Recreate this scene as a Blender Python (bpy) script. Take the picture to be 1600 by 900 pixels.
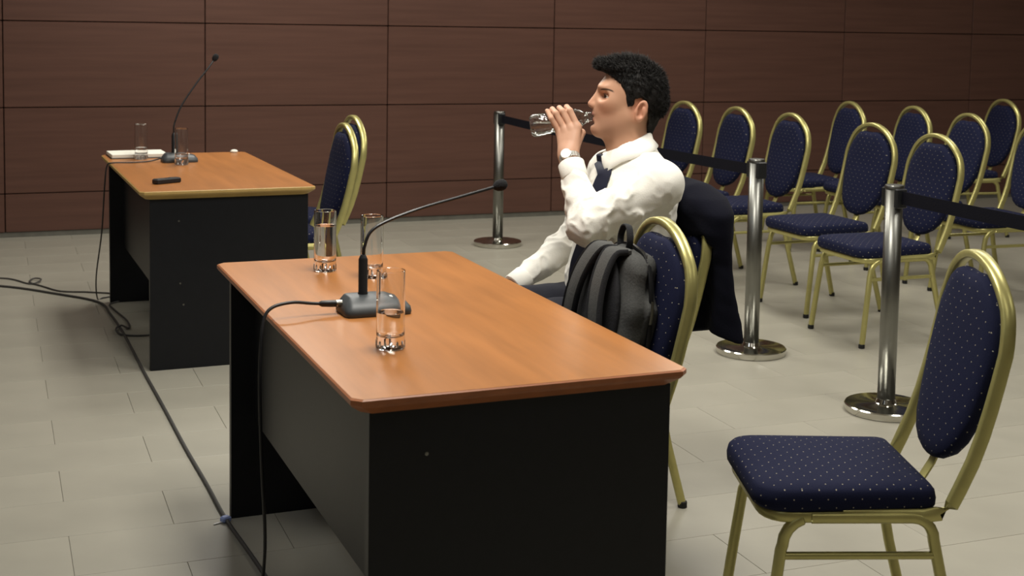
import bpy, math, random
import numpy as np
from mathutils import Vector, Matrix

# ------------------------------------------------------------------ clear
for o in list(bpy.data.objects):
    bpy.data.objects.remove(o, do_unlink=True)
SC = bpy.context.scene
COL = SC.collection
RNG = random.Random(7)
NR = np.random.default_rng(7)

# ------------------------------------------------------------------ camera
F_PX = 2114.25
YAW, PITCH, ROLL = 0.3900, -0.0819, 0.0171
cam_d = bpy.data.cameras.new('camera')
cam = bpy.data.objects.new('camera', cam_d)
COL.objects.link(cam)
fw = Vector((math.sin(YAW) * math.cos(PITCH), math.cos(YAW) * math.cos(PITCH), math.sin(PITCH)))
rt = Vector((math.cos(YAW), -math.sin(YAW), 0))
up = rt.cross(fw)
rt2 = math.cos(ROLL) * rt + math.sin(ROLL) * up
up2 = rt2.cross(fw)
mw = Matrix.Identity(4)
for i in range(3):
    mw[i][0] = rt2[i]; mw[i][1] = up2[i]; mw[i][2] = -fw[i]
mw.translation = (-0.6716, -2.4369, 1.4794)
cam.matrix_world = mw
cam_d.sensor_width = 36.0
cam_d.lens = 36.0 * F_PX / 1600.0
cam_d.shift_x = -11.06 / 1600.0
cam_d.shift_y = -249.29 / 1600.0
cam_d.clip_start = 0.05
cam_d.dof.use_dof = True
cam_d.dof.focus_distance = 4.0
cam_d.dof.aperture_fstop = 7.0
SC.camera = cam

# ------------------------------------------------------------------ world, lights, exposure
W = bpy.data.worlds.new('world'); SC.world = W; W.use_nodes = True
W.node_tree.nodes['Background'].inputs[0].default_value = (0.8, 0.85, 1.0, 1)
W.node_tree.nodes['Background'].inputs[1].default_value = 0.25
SC.view_settings.view_transform = 'Standard'
SC.view_settings.look = 'None'
SC.view_settings.gamma = 1.0
SC.view_settings.use_curve_mapping = False
SC.view_settings.exposure = 0.0
CEIL = 3.05


def ceiling_lamp(x, y, power, sx=0.6, sy=1.2, col=(1.0, 0.965, 0.885)):
    l = bpy.data.lights.new('ceiling_panel_light', 'AREA')
    l.shape = 'RECTANGLE'; l.size = sx; l.size_y = sy; l.energy = power; l.color = col
    o = bpy.data.objects.new('ceiling_panel_light', l)
    o.location = (x, y, CEIL - 0.03)
    COL.objects.link(o)


COOL = (0.82, 0.90, 1.0); WARM = (1.0, 0.965, 0.885)
for lx, ly, lp, lc in ((-1.9, -1.8, 5, COOL), (0.9, -1.8, 6, WARM), (3.7, -1.8, 10, WARM),
                       (-1.6, 0.55, 9, COOL), (0.55, 0.65, 70, WARM), (2.9, 0.60, 46, WARM),
                       (-1.9, 2.9, 6, COOL), (0.9, 2.9, 38, WARM), (3.7, 2.9, 38, WARM),
                       (-1.9, 5.0, 10, WARM), (0.9, 5.0, 60, WARM), (3.7, 5.0, 38, WARM), (6.5, 4.0, 28, WARM)):
    ceiling_lamp(lx, ly, lp, col=lc)


# ------------------------------------------------------------------ materials
def srgb(r, g, b):
    f = lambda c: (c / 255 / 12.92) if c / 255 <= 0.04045 else ((c / 255 + 0.055) / 1.055) ** 2.4
    return (f(r), f(g), f(b), 1.0)


def mat(name, col, rough=0.5, metal=0.0, spec=0.5, noise=0.0, nscale=(20, 20, 20), bump=0.0, bscale=None,
        trans=0.0, ior=1.45, coat=0.0, sheen=0.0, detail=4.0, col2=None):
    m = bpy.data.materials.new(name); m.use_nodes = True
    nt = m.node_tree; b = nt.nodes['Principled BSDF']
    b.inputs['Base Color'].default_value = col
    b.inputs['Roughness'].default_value = rough
    b.inputs['Metallic'].default_value = metal
    b.inputs['Specular IOR Level'].default_value = spec
    b.inputs['Transmission Weight'].default_value = trans
    b.inputs['IOR'].default_value = ior
    b.inputs['Coat Weight'].default_value = coat
    b.inputs['Sheen Weight'].default_value = sheen
    if noise or bump:
        tc = nt.nodes.new('ShaderNodeTexCoord')
        mp = nt.nodes.new('ShaderNodeMapping'); mp.inputs['Scale'].default_value = nscale
        nz = nt.nodes.new('ShaderNodeTexNoise'); nz.inputs['Scale'].default_value = 1.0
        nz.inputs['Detail'].default_value = detail
        nt.links.new(tc.outputs['Object'], mp.inputs[0]); nt.links.new(mp.outputs[0], nz.inputs['Vector'])
        if noise:
            rp = nt.nodes.new('ShaderNodeValToRGB')
            c = np.array(col[:3])
            lo = c * (1 - noise)
            hi = np.array(col2[:3]) if col2 else np.minimum(c * (1 + noise), 1)
            rp.color_ramp.elements[0].position = 0.3; rp.color_ramp.elements[1].position = 0.7
            rp.color_ramp.elements[0].color = (*lo, 1); rp.color_ramp.elements[1].color = (*hi, 1)
            nt.links.new(nz.outputs['Fac'], rp.inputs[0]); nt.links.new(rp.outputs[0], b.inputs['Base Color'])
        if bump:
            src = nz
            if bscale:
                mp2 = nt.nodes.new('ShaderNodeMapping'); mp2.inputs['Scale'].default_value = bscale
                src = nt.nodes.new('ShaderNodeTexNoise'); src.inputs['Scale'].default_value = 1.0
                src.inputs['Detail'].default_value = 3
                nt.links.new(tc.outputs['Object'], mp2.inputs[0]); nt.links.new(mp2.outputs[0], src.inputs['Vector'])
            bp = nt.nodes.new('ShaderNodeBump'); bp.inputs['Strength'].default_value = bump
            bp.inputs['Distance'].default_value = 0.004
            nt.links.new(src.outputs['Fac'], bp.inputs['Height']); nt.links.new(bp.outputs[0], b.inputs['Normal'])
    return m


def dotted_fabric(name, col, dot):
    m = mat(name, col, rough=0.85, spec=0.2)
    nt = m.node_tree; b = nt.nodes['Principled BSDF']
    uv = nt.nodes.new('ShaderNodeUVMap'); uv.uv_map = 'UVMap'
    mp = nt.nodes.new('ShaderNodeMapping'); mp.inputs['Rotation'].default_value = (0, 0, math.radians(45))
    mp.inputs['Scale'].default_value = (37, 37, 37)
    vo = nt.nodes.new('ShaderNodeTexVoronoi'); vo.voronoi_dimensions = '2D'
    vo.inputs['Scale'].default_value = 1.0; vo.inputs['Randomness'].default_value = 0.0
    ml = nt.nodes.new('ShaderNodeMath'); ml.operation = 'LESS_THAN'; ml.inputs[1].default_value = 0.052
    mx = nt.nodes.new('ShaderNodeMix'); mx.data_type = 'RGBA'
    nz = nt.nodes.new('ShaderNodeTexNoise'); nz.inputs['Scale'].default_value = 400
    bp = nt.nodes.new('ShaderNodeBump'); bp.inputs['Strength'].default_value = 0.3; bp.inputs['Distance'].default_value = 0.002
    nt.links.new(uv.outputs[0], mp.inputs[0]); nt.links.new(mp.outputs[0], vo.inputs['Vector'])
    nt.links.new(vo.outputs['Distance'], ml.inputs[0]); nt.links.new(ml.outputs[0], mx.inputs[0])
    mx.inputs[6].default_value = col; mx.inputs[7].default_value = dot
    nt.links.new(mx.outputs[2], b.inputs['Base Color'])
    nt.links.new(uv.outputs[0], nz.inputs['Vector']); nt.links.new(nz.outputs['Fac'], bp.inputs['Height'])
    nt.links.new(bp.outputs[0], b.inputs['Normal'])
    return m


M = {}
M['floor_tile'] = mat('grey_floor_tile', srgb(154, 150, 137), 0.36, spec=0.4, noise=0.09, nscale=(2.2, 2.2, 2.2), bump=0.03, bscale=(60, 60, 60))
M['grout'] = mat('grey_grout', srgb(144, 140, 128), 0.8)
M['wall_wood'] = mat('dark_brown_wood_panel', srgb(87, 61, 52), 0.34, spec=0.3, noise=0.11, nscale=(1.6, 30, 34), detail=6)
M['wall_gap'] = mat('panel_joint_shadow_gap', srgb(34, 24, 20), 0.8)
M['plinth'] = mat('grey_stone_plinth', srgb(92, 90, 82), 0.5, noise=0.15, nscale=(12, 12, 12))
M['paint'] = mat('plain_wall_paint', srgb(150, 140, 128), 0.8)
M['ceiling'] = mat('ceiling_white', srgb(190, 185, 175), 0.9)
M['table_wood'] = mat('orange_cherry_laminate', srgb(164, 107, 57), 0.30, spec=0.5, noise=0.12, nscale=(26, 2.2, 26), detail=6)
M['table_edge'] = mat('cherry_edge', srgb(158, 96, 58), 0.4, noise=0.12, nscale=(20, 3, 40))
M['table_edge2'] = mat('pale_olive_edge_band', srgb(172, 142, 84), 0.45, noise=0.08, nscale=(20, 20, 20))
M['black_lam'] = mat('black_laminate', srgb(21, 22, 25), 0.4, spec=0.3, noise=0.08, nscale=(37, 37, 37))
M['gold'] = mat('olive_gold_tube', srgb(186, 179, 116), 0.33, metal=0.62, noise=0.05, nscale=(30, 30, 30))
M['rubber'] = mat('black_rubber', srgb(18, 18, 18), 0.7)
M['fabric'] = dotted_fabric('navy_dotted_fabric', srgb(20, 24, 50), srgb(165, 158, 140))
M['steel'] = mat('brushed_steel', srgb(128, 128, 123), 0.34, metal=1.0, noise=0.06, nscale=(80, 80, 4))
M['chrome'] = mat('polished_steel', srgb(200, 198, 190), 0.12, metal=1.0)
M['belt'] = mat('black_webbing', srgb(15, 15, 23), 0.9, spec=0.15, bump=0.3, nscale=(200, 200, 200))
M['black_plastic'] = mat('black_plastic', srgb(24, 25, 27), 0.42)
M['grey_plastic'] = mat('dark_grey_plastic', srgb(58, 62, 64), 0.45, noise=0.05, nscale=(60, 60, 60))
M['foam'] = mat('black_foam', srgb(14, 14, 16), 0.95, bump=0.6, nscale=(300, 300, 300))
M['cable'] = mat('black_cable_rubber', srgb(22, 22, 24), 0.5)
M['cable_grey'] = mat('dark_grey_cable', srgb(62, 60, 58), 0.6)
M['glass'] = mat('clear_glass', (1, 1, 1, 1), 0.0, trans=1.0, ior=1.48)
M['water'] = mat('water', (1, 1, 1, 1), 0.0, trans=1.0, ior=1.33)
M['pet'] = mat('clear_plastic_bottle', (0.97, 0.99, 0.985, 1), 0.03, trans=1.0, ior=1.42, bump=0.9, nscale=(70, 70, 70), detail=1)
M['paper'] = mat('white_paper', srgb(222, 220, 208), 0.7)
M['white_plastic'] = mat('white_plastic', srgb(225, 225, 222), 0.5)
M['blue_plastic'] = mat('pale_blue_plastic', srgb(140, 158, 210), 0.4)
M['shirt'] = mat('white_cotton', srgb(240, 237, 228), 0.85, spec=0.2, bump=0.15, nscale=(14, 14, 14), bscale=(220, 220, 220))
M['tie'] = mat('navy_silk', srgb(15, 19, 42), 0.55, noise=0.15, nscale=(160, 160, 160))
M['trousers'] = mat('navy_suit_wool', srgb(14, 16, 30), 0.85, bump=0.2, nscale=(150, 150, 150))
M['jacket'] = mat('navy_jacket_wool', srgb(11, 12, 24), 0.95, spec=0.2, bump=0.2, nscale=(150, 150, 150))
M['hair'] = mat('black_hair', srgb(20, 17, 15), 0.62, spec=0.3, noise=0.3, nscale=(60, 60, 60))
M['shoe'] = mat('black_leather', srgb(16, 15, 15), 0.35)
M['bag'] = mat('charcoal_canvas', srgb(68, 68, 66), 0.9, noise=0.14, nscale=(180, 180, 180), bump=0.3)
M['bag_mesh'] = mat('black_padding_mesh', srgb(30, 30, 33), 0.9, bump=0.4, nscale=(300, 300, 300))
M['zip'] = mat('dark_zip', srgb(30, 30, 32), 0.4, metal=0.3)


def vcol_mat(name, rough=0.5, sss=0.0):
    m = mat(name, (1, 1, 1, 1), rough, spec=0.35)
    nt = m.node_tree; b = nt.nodes['Principled BSDF']
    at = nt.nodes.new('ShaderNodeAttribute'); at.attribute_name = 'Col'
    nt.links.new(at.outputs['Color'], b.inputs['Base Color'])
    if sss:
        b.inputs['Subsurface Weight'].default_value = sss
        b.inputs['Subsurface Radius'].default_value = (0.012, 0.005, 0.003)
        b.inputs['Subsurface Scale'].default_value = 0.3
    return m


M['skin'] = vcol_mat('skin', 0.5)


# ------------------------------------------------------------------ helpers
def link(name, me, parent=None, loc=(0, 0, 0)):
    o = bpy.data.objects.new(name, me); COL.objects.link(o)
    o.location = loc
    if parent is not None:
        o.parent = parent
    return o


def mesh(name, V, Fc, m, smooth=True, angle=None):
    me = bpy.data.meshes.new(name)
    me.from_pydata([tuple(map(float, v)) for v in V], [], [tuple(map(int, f)) for f in Fc])
    me.materials.append(m)
    if smooth:
        me.polygons.foreach_set('use_smooth', [True] * len(me.polygons))
        if angle is not None:
            try:
                me.set_sharp_from_angle(angle=math.radians(angle))
            except Exception:
                pass
    me.update()
    return me


def put(name, V, Fc, m, parent=None, smooth=True, angle=40, loc=(0, 0, 0)):
    return link(name, mesh(name, V, Fc, m, smooth, angle), parent, loc)


def tag(o, label, cat, group=None, kind=None):
    o['label'] = label; o['category'] = cat
    if group: o['group'] = group
    if kind: o['kind'] = kind
    return o


def thing(name, label, cat, loc=(0, 0, 0), rz=0.0, group=None):
    o = bpy.data.objects.new(name, None); COL.objects.link(o)
    o.location = loc; o.rotation_euler = (0, 0, rz)
    o.empty_display_size = 0.1
    return tag(o, label, cat, group)


def join(*parts):
    V, Fc = [], []
    for v, f in parts:
        n = len(V); V += [tuple(p) for p in v]; Fc += [tuple(i + n for i in q) for q in f]
    return V, Fc


def box(x0, x1, y0, y1, z0, z1, b=0.0):
    """box with chamfered edges (b)"""
    if b <= 0:
        V = [(x, y, z) for z in (z0, z1) for y in (y0, y1) for x in (x0, x1)]
        return V, [(0, 2, 3, 1), (4, 5, 7, 6), (0, 1, 5, 4), (2, 6, 7, 3), (0, 4, 6, 2), (1, 3, 7, 5)]
    def ring(z, i):
        a0, a1, c0, c1 = x0 + i, x1 - i, y0 + i, y1 - i
        k = b
        return [(a0 + k, c0, z), (a1 - k, c0, z), (a1, c0 + k, z), (a1, c1 - k, z), (a1 - k, c1, z), (a0 + k, c1, z), (a0, c1 - k, z), (a0, c0 + k, z)]
    return loft([ring(z0, b), ring(z0 + b, 0), ring(z1 - b, 0), ring(z1, b)])


def loft(rings, caps=True, closed=True):
    n = len(rings[0]); V = [p for r in rings for p in r]; Fc = []
    for i in range(len(rings) - 1):
        for j in range(n if closed else n - 1):
            k = (j + 1) % n
            Fc.append((i * n + j, i * n + k, (i + 1) * n + k, (i + 1) * n + j))
    if caps:
        Fc.append(tuple(range(n - 1, -1, -1)))
        Fc.append(tuple((len(rings) - 1) * n + j for j in range(n)))
    return V, Fc


def lathe(prof, n=32, c=(0, 0, 0), axis=None):
    """profile [(r,z)] turned round z (or mapped to a frame axis=(origin, ex, ey, ez))"""
    rings = []
    for r, z in prof:
        rings.append([(r * math.cos(2 * math.pi * k / n), r * math.sin(2 * math.pi * k / n), z) for k in range(n)])
    V, Fc = loft(rings)
    if axis:
        o, ex, ey, ez = [np.array(a, float) for a in axis]
        V = [tuple(o + v[0] * ex + v[1] * ey + v[2] * ez) for v in V]
    else:
        V = [(v[0] + c[0], v[1] + c[1], v[2] + c[2]) for v in V]
    return V, Fc


def smooth_path(P, n=6):
    """Catmull-Rom"""
    P = [np.array(p, float) for p in P]
    Q = [2 * P[0] - P[1]] + P + [2 * P[-1] - P[-2]]
    out = []
    for i in range(1, len(Q) - 2):
        for k in range(n):
            t = k / n
            a, b, c, d = Q[i - 1], Q[i], Q[i + 1], Q[i + 2]
            out.append(0.5 * ((2 * b) + (c - a) * t + (2 * a - 5 * b + 4 * c - d) * t * t + (3 * b - a - 3 * c + d) * t ** 3))
    out.append(P[-1])
    return out


def sweep(path, a, b=None, ref=(0, 0, 1), n=10, power=2.0, caps=True, closed=False):
    """section with half sizes a (along ref, made square to the path) and b (across)"""
    b = a if b is None else b
    P = [np.array(p, float) for p in path]; m = len(P); rings = []
    ref = np.array(ref, float)
    for i in range(m):
        if closed:
            T = P[(i + 1) % m] - P[i - 1]
        else:
            T = P[min(i + 1, m - 1)] - P[max(i - 1, 0)]
        T = T / (np.linalg.norm(T) + 1e-12)
        A = ref - T * (ref @ T)
        if np.linalg.norm(A) < 1e-3:
            A = np.array([1.0, 0.1, 0]) - T * (np.array([1.0, 0.1, 0]) @ T)
        A /= np.linalg.norm(A); B = np.cross(T, A)
        aa = a[i] if hasattr(a, '__len__') else a
        bb = b[i] if hasattr(b, '__len__') else b
        r = []
        for k in range(n):
            th = 2 * math.pi * (k + 0.5) / n
            c, s = math.cos(th), math.sin(th)
            c = math.copysign(abs(c) ** (2 / power), c); s = math.copysign(abs(s) ** (2 / power), s)
            r.append(tuple(P[i] + A * aa * c + B * bb * s))
        rings.append(r)
    if closed:
        V, Fc = loft(rings, caps=False)
        n0 = (m - 1) * n
        for j in range(n):
            k = (j + 1) % n
            Fc.append((n0 + j, n0 + k, k, j))
        return V, Fc
    return loft(rings, caps=caps)


def tube(path, r, n=8):
    return sweep(path, r, r, ref=(0.31, 0.17, 0.93), n=n)


def round_poly(pts, rad, seg=6):
    """round the corners of a closed 2D polygon"""
    out = []; n = len(pts)
    for i in range(n):
        p0, p1, p2 = [np.array(pts[(i + k) % n], float) for k in (-1, 0, 1)]
        r = rad[i] if hasattr(rad, '__len__') else rad
        d0 = (p0 - p1) / np.linalg.norm(p0 - p1); d2 = (p2 - p1) / np.linalg.norm(p2 - p1)
        a, c = p1 + d0 * r, p1 + d2 * r
        for k in range(seg + 1):
            t = k / seg
            out.append((1 - t) ** 2 * a + 2 * t * (1 - t) * p1 + t * t * c)
    return out


def pad(outline, levels, place):
    """outline: list of 2D points; levels: [(inset scale, height)], place(u, v, h) -> 3D"""
    O = np.array(outline); c = O.mean(0)
    rings = []
    for s, h in levels:
        rings.append([place(*(c + (p - c) * s), h) for p in O])
    return loft(rings)


def uv_box(me, scale=1.0):
    uvl = me.uv_layers.new(name='UVMap')
    for p in me.polygons:
        nx, ny, nz = [abs(v) for v in p.normal]
        for li in p.loop_indices:
            x, y, z = me.vertices[me.loops[li].vertex_index].co
            if nz >= nx and nz >= ny: uv = (x, y)
            elif nx >= ny: uv = (y, z)
            else: uv = (x, z)
            uvl.data[li].uv = (uv[0] * scale, uv[1] * scale)


# implicit surfaces -------------------------------------------------
def grid(lo, hi, h):
    ax = [np.arange(lo[i], hi[i] + h, h, dtype=np.float32) for i in range(3)]
    return np.meshgrid(*ax, indexing='ij')


def nets(D, lo, h):
    """naive surface nets on a sampled distance field"""
    D = np.asarray(D, np.float32)
    nx, ny, nz = D.shape
    S = D < 0
    c8 = [(i, j, k) for i in (0, 1) for j in (0, 1) for k in (0, 1)]
    cnt = sum(S[i:nx - 1 + i, j:ny - 1 + j, k:nz - 1 + k].astype(np.int8) for i, j, k in c8)
    cell = (cnt > 0) & (cnt < 8)
    idx = np.full(cell.shape, -1, np.int64)
    I = np.argwhere(cell)
    idx[cell] = np.arange(len(I))
    acc = np.zeros((len(I), 3)); num = np.zeros(len(I))
    val = {c: D[I[:, 0] + c[0], I[:, 1] + c[1], I[:, 2] + c[2]] for c in c8}
    for c in c8:
        for a in range(3):
            if c[a] == 0:
                d = list(c); d[a] = 1; d = tuple(d)
                va, vb = val[c], val[d]
                m = (va < 0) != (vb < 0)
                t = np.where(m, va / np.where(m, va - vb, 1), 0)
                p = np.zeros((len(I), 3)) + np.array(c); p[:, a] = t
                acc[m] += p[m]; num[m] += 1
    V = (I + acc / num[:, None]) * h + np.array(lo)
    F_ = []
    for a in range(3):
        b, c = (a + 1) % 3, (a + 2) % 3
        sl0 = [slice(None)] * 3; sl1 = [slice(None)] * 3
        sl0[a] = slice(0, -1); sl1[a] = slice(1, None)
        A, B = S[tuple(sl0)], S[tuple(sl1)]
        E = np.argwhere(A != B)
        e = E[(E[:, b] > 0) & (E[:, c] > 0) & (E[:, b] < D.shape[b] - 1) & (E[:, c] < D.shape[c] - 1)]
        ins = A[e[:, 0], e[:, 1], e[:, 2]]
        q = []
        for db, dc in ((1, 1), (0, 1), (0, 0), (1, 0)):
            k = e.copy(); k[:, b] -= db; k[:, c] -= dc
            q.append(idx[k[:, 0], k[:, 1], k[:, 2]])
        q = np.stack(q, 1)
        q[~ins] = q[~ins][:, ::-1]
        F_.append(q)
    return V, np.concatenate(F_)


def np_mesh(name, V, Fq, m):
    me = bpy.data.meshes.new(name)
    me.vertices.add(len(V)); me.vertices.foreach_set('co', np.asarray(V, np.float32).ravel())
    me.loops.add(len(Fq) * 4); me.loops.foreach_set('vertex_index', np.asarray(Fq, np.int32).ravel())
    me.polygons.add(len(Fq)); me.polygons.foreach_set('loop_start', np.arange(0, len(Fq) * 4, 4, dtype=np.int32))
    me.polygons.foreach_set('use_smooth', np.ones(len(Fq), bool))
    me.materials.append(m)
    me.update(calc_edges=True); me.validate()
    return me


def smin(a, b, k):
    h = np.maximum(k - np.abs(a - b), 0) / k
    return np.minimum(a, b) - h * h * k * 0.25


def smax(a, b, k):
    return -smin(-a, -b, k)


def rcone(G, a, b, ra, rb):
    a = np.array(a, np.float32); b = np.array(b, np.float32); ab = b - a
    L2 = float(ab @ ab) + 1e-12
    px, py, pz = G[0] - a[0], G[1] - a[1], G[2] - a[2]
    t = np.clip((px * ab[0] + py * ab[1] + pz * ab[2]) / L2, 0, 1)
    return np.sqrt((px - t * ab[0]) ** 2 + (py - t * ab[1]) ** 2 + (pz - t * ab[2]) ** 2) - (ra + (rb - ra) * t)


def ell(G, c, r):
    x, y, z = [(G[i] - c[i]) / r[i] for i in range(3)]
    k0 = np.sqrt(x * x + y * y + z * z)
    k1 = np.sqrt((x / r[0]) ** 2 + (y / r[1]) ** 2 + (z / r[2]) ** 2) + 1e-9
    return k0 * (k0 - 1) / k1


def rbox(G, c, hsz, r):
    q = [np.abs(G[i] - c[i]) - (hsz[i] - r) for i in range(3)]
    out = np.sqrt(sum(np.maximum(v, 0) ** 2 for v in q))
    return out + np.minimum(np.maximum(np.maximum(q[0], q[1]), q[2]), 0) - r


def wob(x, y, z, f, seed=0.0):
    """cheap smooth noise in [-1,1]"""
    return (np.sin(f * (1.0 * x + 0.63 * y + 0.31 * z) + seed) * np.sin(f * (-0.52 * x + 0.9 * y + 0.57 * z) + 1.7 * seed + 1.3)
            + 0.6 * np.sin(f * 1.9 * (0.4 * x - 0.7 * y + 0.8 * z) + 2.1 + seed) * np.sin(f * 1.7 * (0.8 * x + 0.3 * y - 0.6 * z) + 0.4)) / 1.6


def pad2(outlines, levels, place):
    """like pad, but each level blends between two outlines (0 = first, 1 = second)"""
    A, B = [np.array(o) for o in outlines]
    rings = []
    for sc, h_, k in levels:
        O = A * (1 - k) + B * k
        c = B.mean(0)
        rings.append([place(*(c + (p - c) * sc), h_) for p in O])
    return loft(rings)

# ================================================================== ROOM
WY = -0.0171                                   # the back wall is turned a little against the tables
WU = np.array([math.cos(WY), math.sin(WY)]); WN = np.array([-math.sin(WY), math.cos(WY)])
WD = 6.84; PW, PH = 1.2743, 0.5587; WOFF, WZ0 = -0.5569, 1.4033
XL, XR, YF = -4.4, 9.6, -4.6


def structure(name, V, Fc, m, label, loc=(0, 0, 0), rz=0.0):
    o = put(name, V, Fc, m, None, smooth=False, loc=loc)
    o.rotation_euler = (0, 0, rz)
    o['kind'] = 'structure'; o['label'] = label
    return o


floor = structure('floor', *box(XL, XR, YF, 7.1, -0.08, -0.0025), M['grout'], 'pale grey tiled floor with thin joints')
TX, TY = 0.58, 0.289
tile_me = mesh('tile', *box(0.0007, TX - 0.0007, 0.0007, TY - 0.0007, -0.01, 0.0, 0.0007), M['floor_tile'], smooth=False)
cx0, cy0 = -0.6716, -2.4369
tiles = []
r0 = int((YF - 0.6) / TY) ; r1 = int((6.9 - 0.592) / TY) + 2
far_parts = []
for r in range(r0, r1):
    for c in range(-10, 18):
        lx = 1.296 - 3 * TX + c * TX + (0.5 * TX if r % 2 else 0)
        ly = 0.592 + r * TY
        co, si = math.cos(WY), math.sin(WY)
        gx = lx * co - (ly) * si; gy = lx * si + ly * co
        mx, my = gx + TX / 2, gy + TY / 2
        if mx < XL + .3 or mx > XR - .3 or my < YF + .15 or my > 6.82 - 0.0171 * mx + 0.12:
            continue
        dx, dy = mx - cx0, my - cy0
        dep = dx * fw[0] + dy * fw[1]; lat = dx * rt[0] + dy * rt[1]
        if dep > 2.6 and abs(lat) < 0.40 * dep + 0.35 and my > 0.0:
            tiles.append((dep, gx, gy))
        else:
            far_parts.append((gx, gy))
tiles.sort()
for k, (d, gx, gy) in enumerate(tiles):
    if k < 295:
        o = link('tile', tile_me, floor, (gx, gy, 0)); o.rotation_euler = (0, 0, WY)
    else:
        far_parts.append((gx, gy))
tv, tf = box(0.0012, TX - 0.0012, 0.0012, TY - 0.0012, -0.01, 0.0)
parts = []
for gx, gy in far_parts:
    co, si = math.cos(WY), math.sin(WY)
    parts.append(([(gx + v[0] * co - v[1] * si, gy + v[0] * si + v[1] * co, v[2]) for v in tv], tf))
o = put('tile_field', *join(*parts), M['floor_tile'], floor, smooth=False); o['kind'] = 'stuff'

# back wall: dark backing, one object for each wood panel, grey plinth
wall = structure('wall_back', *box(-5.2, 10.6, 0.03, 0.2, 0.0, CEIL + .05), M['wall_gap'], 'dark brown wood panelled back wall', (-WD * WN[0] * -1, WD * WN[1], 0), WY)
g = 0.0032
panel_cache = {}
rows = [(0.036, WZ0 - 2 * PH)] + [(WZ0 - (2 - k) * PH, WZ0 - (1 - k) * PH) for k in range(4)] + [(WZ0 + 2 * PH, CEIL + 0.02)]
for z0, z1 in rows:
    for c in range(-4, 9):
        key = (round(z0, 3), c % 3)
        if key not in panel_cache:
            panel_cache[key] = mesh('panel', *box(g, PW - g, -0.012, 0.03, z0 + (g if z0 > .05 else 0), z1 - g, 0.002), M['wall_wood'], smooth=False)
        s = WOFF + c * PW
        if s < -5.2 or s > 10: continue
        link('panel', panel_cache[key], wall, (s, 0, 0))
pl = structure('baseboard_back', *box(-5.2, 10.6, -0.004, 0.03, 0.0, 0.034), M['plinth'], 'low grey stone plinth under the panels', wall.location[:], WY)
structure('wall_left', *box(XL - .15, XL, YF, 7.2, 0, CEIL), M['paint'], 'plain painted side wall')
structure('wall_right', *box(XR, XR + .15, YF, 7.2, 0, CEIL), M['paint'], 'plain painted side wall on the audience side')
structure('wall_front', *box(XL - .15, XR + .15, YF - .15, YF, 0, CEIL), M['paint'], 'plain painted wall opposite the panels')
structure('ceiling', *box(XL - .15, XR + .15, YF - .15, 7.2, CEIL, CEIL + .1), M['ceiling'], 'plain white ceiling')

# ================================================================== TABLES
TL, TW, TH = 1.508, 0.7285, 0.75


def table(name, label, loc, rz, edge):
    t = thing(name, label, 'table', loc, rz)
    c = 0.018
    def ring(i, z):
        a, b_, e, f = i, TW - i, i, TL - i
        return [(a + c, e, z), (b_ - c, e, z), (b_, e + c, z), (b_, f - c, z), (b_ - c, f, z), (a + c, f, z), (a, f - c, z), (a, e + c, z)]
    put('tabletop', *loft([ring(0.004, TH - 0.004), ring(0.004, TH)]), M['table_wood'], t, smooth=False)
    put('edge_band', *loft([ring(0.028, TH - 0.036), ring(0.004, TH - 0.018), ring(0.0, TH - 0.012), ring(0.0, TH - 0.003), ring(0.0035, TH - 0.0005)]), edge, t, smooth=False)
    zt = TH - 0.036
    put('end_panel', *box(0.043, 0.702, 0.036, 0.064, 0, zt, 0.0015), M['black_lam'], t, smooth=False)
    put('end_panel', *box(0.033, 0.702, TL - 0.062, TL - 0.034, 0, zt, 0.0015), M['black_lam'], t, smooth=False)
    put('modesty_panel', *box(0.100, 0.118, 0.064, TL - 0.062, 0.29, zt, 0.001), M['black_lam'], t, smooth=False)
    # screw caps on the near end panel
    for sx, sz in ((0.16, 0.62), (0.165, 0.36), (0.178, 0.27)):
        put('screw_cap', *lathe([(0.0001, 0), (0.004, 0), (0.004, 0.001), (0.0001, 0.0014)], 10, axis=((sx, 0.036, sz), (1, 0, 0), (0, 0, 1), (0, -1, 0))), M['steel'], t)
    return t


table('conference_table', 'large cherry topped table with black sides in the foreground', (0, 0, 0), 0, M['table_edge'])
T2 = (-0.0225, 3.1589); T2R = 0.0093
table('conference_table', 'cherry topped table with pale olive edge by the panelled wall', (*T2, 0), T2R, M['table_edge2'])


def t2(x, y, z=TH):
    c, s = math.cos(T2R), math.sin(T2R)
    return (T2[0] + c * x - s * y, T2[1] + s * x + c * y, z)


# ================================================================== CHAIRS
def xb(z):
    return float(np.interp(z, [.40, .43, .6, .75, .85, .962], [.178, .194, .25, .285, .297, .293]))


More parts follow.
